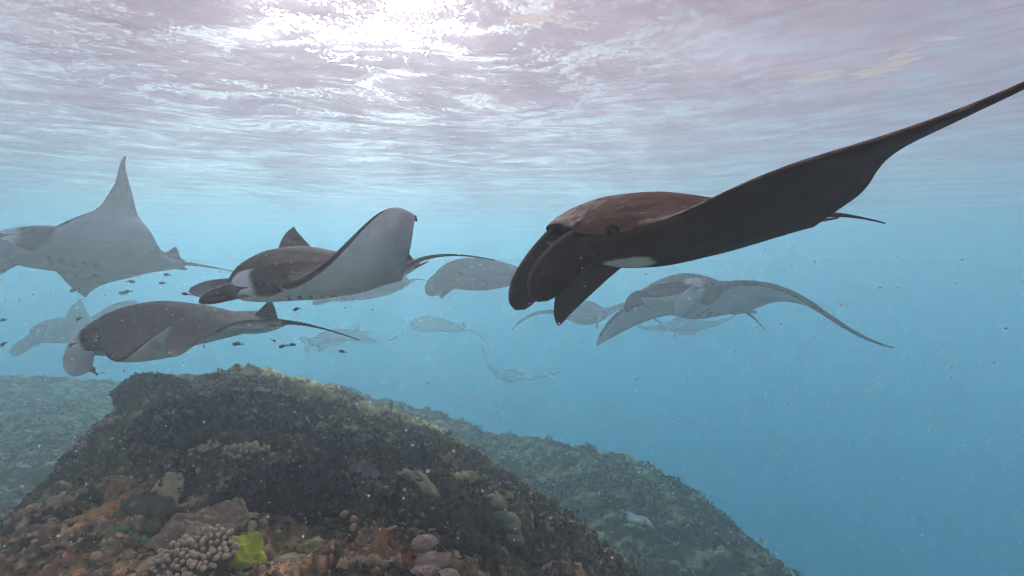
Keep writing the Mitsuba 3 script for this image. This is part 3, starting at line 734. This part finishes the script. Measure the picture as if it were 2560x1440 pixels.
GRP = 'faint manta rays in the blue distance'
RAYS = [
    ('black', 'hi', 'huge blackish manta ray nearest the camera, wing reaching the right edge', {'at': [0.359, 1.111, 0.054], 'S': 0.621, 'rot': [-170.56, -3.544, -2.884], 'tL': [10.315, 24.666, 7.584, 12.123], 'tR': [-4.459, -21.711, -52.365, -63.714], 'fL': [-4.752, -20.891], 'fR': [-4.64, -8.23], 'sL': 0.083, 'sR': 0.559, 'nL': 0.097, 'nR': 0.023, 'hb': -3.424, 'tb': -5.547, 'lL': [32, 74, -9, 0.5, 0.25, 0.062, 0], 'lR': [46, 70, -2, 0.5, 0.315, 0.062, 0], 'bL': 0.07, 'flat': 0.86, 'tail': [0.875, 1.209, 0.077]}),
    ('brown', 'hi', 'brown manta ray with its pale near wing raised high, left of centre', {'at': [-0.93, 2.55, -0.108], 'S': 0.941, 'rot': [-148.99, 2.501, 0.793], 'tL': [-20.957, 34.434, 98.895, 150], 'tR': [11.211, 7.423, 39.376, 48.4], 'fL': [-6.238, -32.322], 'fR': [8.252, -17.773], 'sL': -0.132, 'sR': 0.352, 'nL': 0.061, 'nR': 0.051, 'hb': 21.239, 'tb': -23.62, 'lL': [-8.747, -1.664, -16, 1.6, 0.215, 0.046, 0], 'lR': [-13.118, -23.644, -18.588, 1.6, 0.245, 0.055, 0], 'tail': [-0.101, 3.025, -0.024]}),
    ('pale', 'hi', 'brown manta ray gliding over the reef with a folded wing tip', {'at': [-2.103, 3.218, -0.46], 'S': 1.151, 'rot': [-170.514, -3.353, 5.79], 'tL': [-7.956, -17.448, 7.557, 58.982], 'tR': [13.988, 9.914, -40.664, 36.592], 'fL': [1.671, -1.416], 'fR': [-3.786, -17.044], 'sL': -0.077, 'sR': -0.011, 'nL': 0.1, 'nR': 0.005, 'hb': 15.321, 'tb': 1.927, 'lL': [45, 75, 0, 0.5, 0.165, 0.07, 0], 'lR': [79.927, 31.431, 2.716, 0.5, 0.09, 0.063, 0], 'tail': [-1.016, 3.395, -0.563]}),
    ('ash', 'mid', 'pale bellied manta ray banking at the left edge, one wing straight up', {'at': [-5.321, 6.493, 0.005], 'S': 1.913, 'rot': [222.074, 8.493, 18.297], 'tL': [19.091, 127.937, 13.46, 35.659], 'tR': [9.536, 6.024, -4.874, -21.849], 'fL': [-3.072, -7.824], 'fR': [10.569, 9.877], 'sL': 0.236, 'sR': 0.27, 'nL': 0.236, 'nR': 0.035, 'hb': 1.977, 'tb': -3.498, 'lL': [64.346, 66.129, -2.09, 0.6, 0.298, 0.06, 0], 'lR': [40.448, 60.283, -13.104, 0.6, 0.258, 0.061, 0], 'tail': [-4.107, 7.731, -0.253]}),
    ('grey', 'mid', 'grey manta ray facing the camera with open mouth and drooping wings', {'at': [2.807, 7.473, -0.666], 'S': 2.28, 'rot': [-140.51, 7.876, 9.297], 'tL': [19.297, -14.223, -42.644, -23.628], 'tR': [-3.68, -12.611, -27.865, -23.335], 'fL': [9.286, 0.296], 'fR': [3.24, -2.892], 'sL': -0.094, 'sR': 0.251, 'nL': 0.006, 'nR': 0.037, 'hb': -9.246, 'tb': 5.878, 'lL': [44.182, 66.845, -11.879, 0.8, 0.184, 0.055, 0], 'lR': [-7.754, 88.577, 7.663, 0.8, 0.217, 0.043, 0], 'tail': [4.408, 8.851, -1.286]}),
    ('dim', 'mid', 'dusky manta ray partly behind the head of the huge black one', {'at': [-0.451, 10.494, -0.426], 'S': 2.4, 'rot': [-157.582, 1.564, 5.351], 'tL': [-5.204, -5.619, 15.361, -14.263], 'tR': [1.998, 0.291, -13.839, -76.53], 'fL': [-4.752, -20.891], 'fR': [-4.64, -8.23], 'sL': 0.083, 'sR': 0.5, 'nL': 0.097, 'nR': 0.023, 'hb': -3.424, 'tb': -5.547, 'lL': [37, 60, -8, 0.4, 0.2, 0.08, 0], 'lR': [35, 80, -10, 0.4, 0.2, 0.07, 0], 'tail': [2.077, 11.538, -0.49]}),
    ('ash', 'mid', 'pale manta ray mostly hidden behind the ray with raised wings', {'at': [-3.171, 11.226, -0.742], 'S': 1.912, 'rot': [-150.03, 1.384, 2.512], 'tL': [-12.088, 42.256, 113.386, 148.909], 'tR': [9.133, 5.341, 34.692, 65.155], 'fL': [-6.238, -32.322], 'fR': [8.252, -17.773], 'sL': -0.132, 'sR': 0.352, 'nL': 0.061, 'nR': 0.051, 'hb': 21.239, 'tb': -23.62, 'lL': [-5.565, -2.388, -26.538, 1.6, 0.259, 0.062, 0], 'lR': [-12.227, -44.981, -14.169, 1.6, 0.244, 0.08, 0], 'tail': [-1.95, 12.159, -0.617]}),
    ('dim', 'mid', 'faded manta ray at far left behind the ray over the reef', {'at': [-11.613, 13.846, -2.093], 'S': 2.525, 'rot': [-136.6, 10.017, 2.253], 'tL': [-9.945, 35.191, 108.497, 127.229], 'tR': [-2.172, -3.739, 65.693, 47.746], 'fL': [-6.238, -32.322], 'fR': [8.252, -17.773], 'sL': -0.132, 'sR': 0.352, 'nL': 0.061, 'nR': 0.051, 'hb': 21.239, 'tb': -23.62, 'lL': [18.604, 27.851, -13.667, 0.6, 0.284, 0.06, 0], 'lR': [33.562, 50.474, -8.138, 0.6, 0.143, 0.067, 0], 'tail': [-10.255, 15.497, -2.559]}),
    ('dim', 'mid', 'faded manta ray facing the camera below the tail of the reef ray', {'at': [-7.428, 21.576, -3.469], 'S': 2.611, 'rot': [-119.599, -5.74, 6.649], 'tL': [20.229, -21.773, -9.251, 53.726], 'tR': [-6.633, -7.01, 14.714, -0.594], 'fL': [9.286, 0.296], 'fR': [3.24, -2.892], 'sL': -0.094, 'sR': 0.251, 'nL': 0.006, 'nR': 0.037, 'hb': -9.246, 'tb': 5.878, 'lL': [48.597, 76.057, -12.865, 0.8, 0.16, 0.059, 0], 'lR': [1.187, 147.391, 2.054, 0.8, 0.179, 0.047, 0], 'tail': [-5.521, 23.768, -3.773]}),
    ('dim', 'lo', 'faint manta ray with long thin tail near the middle of the picture', {'at': [-3.746, 25.333, -3.465], 'S': 2.812, 'rot': [-175.081, 6.699, 25.115], 'tL': [-27.338, -36.912, -13.48, 89.969], 'tR': [26.479, 37.002, -23.243, 33.377], 'fL': [1.671, -1.416], 'fR': [-3.786, -17.044], 'sL': -0.077, 'sR': -0.011, 'nL': 0.22, 'nR': 0.005, 'hb': 15.321, 'tb': 1.927, 'lL': [50.717, 85.972, 25.68, 0.5, 0.175, 0.065, 0], 'lR': [79.918, 22.973, 1.555, 0.5, 0.031, 0.07, 0], 'tail': [-1.126, 25.513, -4.476]}),
    ('dim', 'lo', 'hazy manta ray with drooping wing behind the head of the black ray', {'at': [2.186, 14.923, -1.699], 'S': 2.496, 'rot': [-102.878, 3.38, 0.696], 'tL': [26.317, 18.623, -40.93, -35.48], 'tR': [9.742, -3.672, -28.898, -56.47], 'fL': [9.286, 0.296], 'fR': [3.24, -2.892], 'sL': -0.094, 'sR': 0.251, 'nL': 0.006, 'nR': 0.037, 'hb': -9.246, 'tb': 5.878, 'lL': [45.268, 85.966, -6.725, 0.8, 0.174, 0.036, 0], 'lR': [-9.28, 92.055, 16.341, 0.8, 0.174, 0.048, 0], 'tail': [2.819, 17.691, -1.878]}),
    ('dim', 'lo', 'faint manta ray directly under the grey open mouthed one', {'at': [7.033, 20.667, -2.783], 'S': 2.045, 'rot': [-106.803, -14.667, 1.896], 'tL': [-2.793, 6.802, 12.008, -12.13], 'tR': [-25.511, -8.292, 3.901, 21.971], 'fL': [9.286, 0.296], 'fR': [3.24, -2.892], 'sL': -0.094, 'sR': 0.251, 'nL': 0.006, 'nR': 0.037, 'hb': -9.246, 'tb': 5.878, 'lL': [51.274, 59.582, -8.782, 0.8, 0.112, 0.043, 0], 'lR': [-2.852, 104.936, 9.066, 0.8, 0.272, 0.024, 0], 'tail': [7.686, 22.827, -2.202]}),
    ('dim', 'lo', 'faintest lowest manta ray, barely visible in the blue depth', {'at': [-0.023, 28.433, -6.773], 'S': 2.718, 'rot': [-101.754, 9.175, 0.384], 'tL': [-40.736, 16.77, 17.077, 12.887], 'tR': [5.693, 53.16, 63.564, 69.255], 'fL': [9.286, 0.296], 'fR': [3.24, -2.892], 'sL': -0.094, 'sR': 0.251, 'nL': 0.006, 'nR': 0.037, 'hb': -9.246, 'tb': 5.878, 'lL': [24.49, 59.467, -9.658, 0.8, 0.117, 0.049, 0], 'lR': [-5.599, 52.347, 4.27, 0.8, 0.239, 0.054, 0], 'tail': [0.599, 31.426, -7.28]})]
HI, MID, LO = (301, 90, 16), (201, 64, 12), (81, 34, 8)
KIND = dict(black=BLACK, brown=BROWN, pale=PALE, grey=GREY, ash=dict(BROWN, belly=(.34, .35, .36), belly2=(.24, .25, .26), lobe=(.2, .2, .22)), dim=dict(GREY, mott=.1, rim=(.05, .05, .05), edge=(.03, .03, .03), mouth=(.03, .03, .03), mouth2=(.04, .04, .04), white=(.05, .05, .05), belly=(.045, .047, .05), belly2=(.035, .036, .038), lobe=(.05, .05, .05), lobe_in=(.04, .04, .04), back=(.028, .027, .027)))
for kind, res, label, q in RAYS:
    manta(q, KIND[kind], label, None, dict(hi=HI, mid=MID, lo=LO)[res])


# ------------------------------------------------------------------ reef fish
def fish_mesh():
    n, m = 15, 10
    t = np.linspace(0, 1, n)
    hgt = .20 * np.sin(np.pi * np.clip(t, 0, 1) ** .75) ** .8 * (1 - .25 * t) + .018
    wid = hgt * .42
    a = np.linspace(0, 2 * np.pi, m, endpoint=False)
    V = np.stack([np.broadcast_to(.5 - t[:, None], (n, m)), wid[:, None] * np.cos(a), hgt[:, None] * np.sin(a)], -1)
    body = (V.reshape(-1, 3), quads(n, m, wrap=True))
    tail = np.array([[-.46, .012, .02], [-.46, .012, -.02], [-.72, .004, .16], [-.63, .004, 0], [-.72, .004, -.16]])
    tail = np.vstack([tail, tail * [1, -1, 1]])
    tf = np.array([[0, 3, 2], [0, 1, 3], [1, 4, 3], [5, 7, 8], [5, 8, 6], [6, 8, 9], [0, 2, 7], [0, 7, 5], [1, 6, 9], [1, 9, 4]])
    fin = np.array([[.18, .008, .15], [-.05, .006, .27], [-.32, .005, .16], [-.3, .008, .08]])
    fin = np.vstack([fin, fin * [1, -1, 1]])
    ff = np.array([[0, 1, 2], [0, 2, 3], [4, 6, 5], [4, 7, 6], [0, 4, 5], [0, 5, 1], [1, 5, 6], [1, 6, 2]])
    return body, (tail, tf), (fin, ff)


scene['fish_skin'] = dict(type='twosided', bsdf=dict(type='principled', base_color=dict(type='rgb', value=[.03, .035, .04]), roughness=.4, specular=.5))
FM = [mikit.ply(mm, 'fish_skin', smooth=(i == 0)) for i, mm in enumerate(fish_mesh())]
FISH = [
    ((-3.418, 4.993, -0.265), 0.0664, 180, 0, 'small dark fish right of the banking ray wing tip'),
    ((-3.371, 4.998, -0.183), 0.0664, 185, 5, 'small dark fish just above another, below the tail of the banking ray'),
    ((-3.719, 4.994, -0.25), 0.073, 10, 0, 'lone small fish under the banking ray, left of two'),
    ((-3.729, 4.887, -0.355), 0.0781, 175, 5, 'lower left fish of a touching pair under the banking ray'),
    ((-3.758, 4.988, -0.347), 0.073, 190, -5, 'upper right fish of a touching pair under the banking ray'),
    ((-4.692, 5.497, -0.214), 0.0657, 180, 0, 'leftmost small fish in front of the banking ray belly'),
    ((-4.482, 5.498, -0.206), 0.073, 170, 0, 'small fish before the banking ray belly, right of another'),
    ((-4.448, 5.189, -0.345), 0.0898, 185, -18, 'fish at the downward wing tip of the banking ray'),
    ((-1.434, 3.385, -0.353), 0.0542, 160, -15, 'fish just below the pale belly of the raised wing ray'),
    ((-1.612, 2.974, -0.515), 0.0558, 180, 0, 'largest dark fish below the reef ray tail fins'),
    ((-1.805, 2.973, -0.531), 0.0279, 95, -40, 'fish seen head on below the reef ray'),
    ((-1.39, 3.072, -0.546), 0.0494, 175, -12, 'lower left of two dark fish under the reef ray tail'),
    ((-1.418, 3.271, -0.571), 0.0482, 10, 4, 'upper right of two dark fish under the reef ray tail'),
    ((-1.062, 3.169, -0.596), 0.0425, 190, 15, 'fish below the tip of the reef ray tail'),
    ((-2.708, 3.182, -0.392), 0.0468, 170, -25, 'dark fish in front of the faded far left ray'),
    ((-2.981, 2.974, -0.515), 0.0518, 165, -25, 'fish at the left picture edge, lower one'),
    ((-3.975, 3.977, -0.499), 0.0584, 170, -8, 'fish at the left picture edge, upper one'),
    ((-2.55, 3.063, -0.684), 0.0823, 250, 50, 'slender dark fish diving under the head of the reef ray'),
    ((-3.194, 3.951, -0.911), 0.0266, 180, 0, 'tiny fish over the reef under the slender diving fish'),
    ((-3.031, 3.952, -0.895), 0.0213, 90, 60, 'tiny upright fish above the reef crest'),
    ((-0.984, 5.919, -1.483), 0.0398, 180, 0, 'tiny distant fish in the middle of the blue water'),
    ((1.462, 5.922, -1.441), 0.0398, 180, 0, 'tiny distant fish in the blue water right of centre'),
    ((-3.084, 3.984, -0.374), 0.0372, 100, 30, 'small upright fish at the upper wing of the faded left ray'),
    ((-1.787, 2.793, -0.207), 0.0372, 200, 12, 'fish ahead of the lobes of the raised wing ray'),
    ((-1.58, 3.372, -0.562), 0.0316, 30, -30, 'small fish left of a pair under the reef ray tail'),
    ((-2.0, 3.951, -0.904), 0.0213, 180, 0, 'tiny fish over the top of the reef mound')]
for (x, y, z), L, yaw, pit, label in FISH:
    key = numbered('reef_fish')
    tag(key, label, 'fish', 'small dark reef fish among the rays')
    M = T().translate([x, y, z]).rotate([0, 0, 1], yaw).rotate([0, 1, 0], -pit).scale([L, L, L])
    for nm, d in zip(('body', 'tail_fin', 'dorsal_fin'), FM):
        scene[f'{key}__{nm}'] = {**d, 'to_world': M}

# ------------------------------------------------------------------ drifting specks and bubbles
rng = np.random.default_rng(8)
N = 11000
d = .45 + 6.5 * rng.random(N) ** 1.5
pts = np.stack([d * rng.uniform(-1.15, 1.15, N), d, d * rng.uniform(-.62, .5, N)], -1)
pts = pts[pts[:, 2] < .02 * pts[:, 1]]
ok = pts[:, 2] > ground(pts[:, 0], pts[:, 1]) + .12
pts = pts[ok]
N = len(pts)
o = np.array([[1, 0, 0], [-1, 0, 0], [0, 1, 0], [0, -1, 0], [0, 0, 1], [0, 0, -1.0]])
of = np.array([[0, 2, 4], [2, 1, 4], [1, 3, 4], [3, 0, 4], [2, 0, 5], [1, 2, 5], [3, 1, 5], [0, 3, 5]])
sz = (.0006 + .0026 * rng.random(N) ** 6) * np.clip(pts[:, 1] / 1.5, .6, 1.25)
V = pts[:, None] + o * sz[:, None, None] * rng.uniform(.5, 1.5, (N, 6, 3))
scene['speck'] = dict(type='principledthin', base_color=dict(type='rgb', value=[.92, .90, .90]), roughness=.6, diff_trans=1.2, spec_trans=0.0)
put('marine_snow', (V.reshape(-1, 3), (of + 6 * np.arange(N)[:, None, None]).reshape(-1, 3)), 'speck', smooth=False)
tag('marine_snow', 'tiny pale specks drifting in the water', 'specks', kind='stuff')
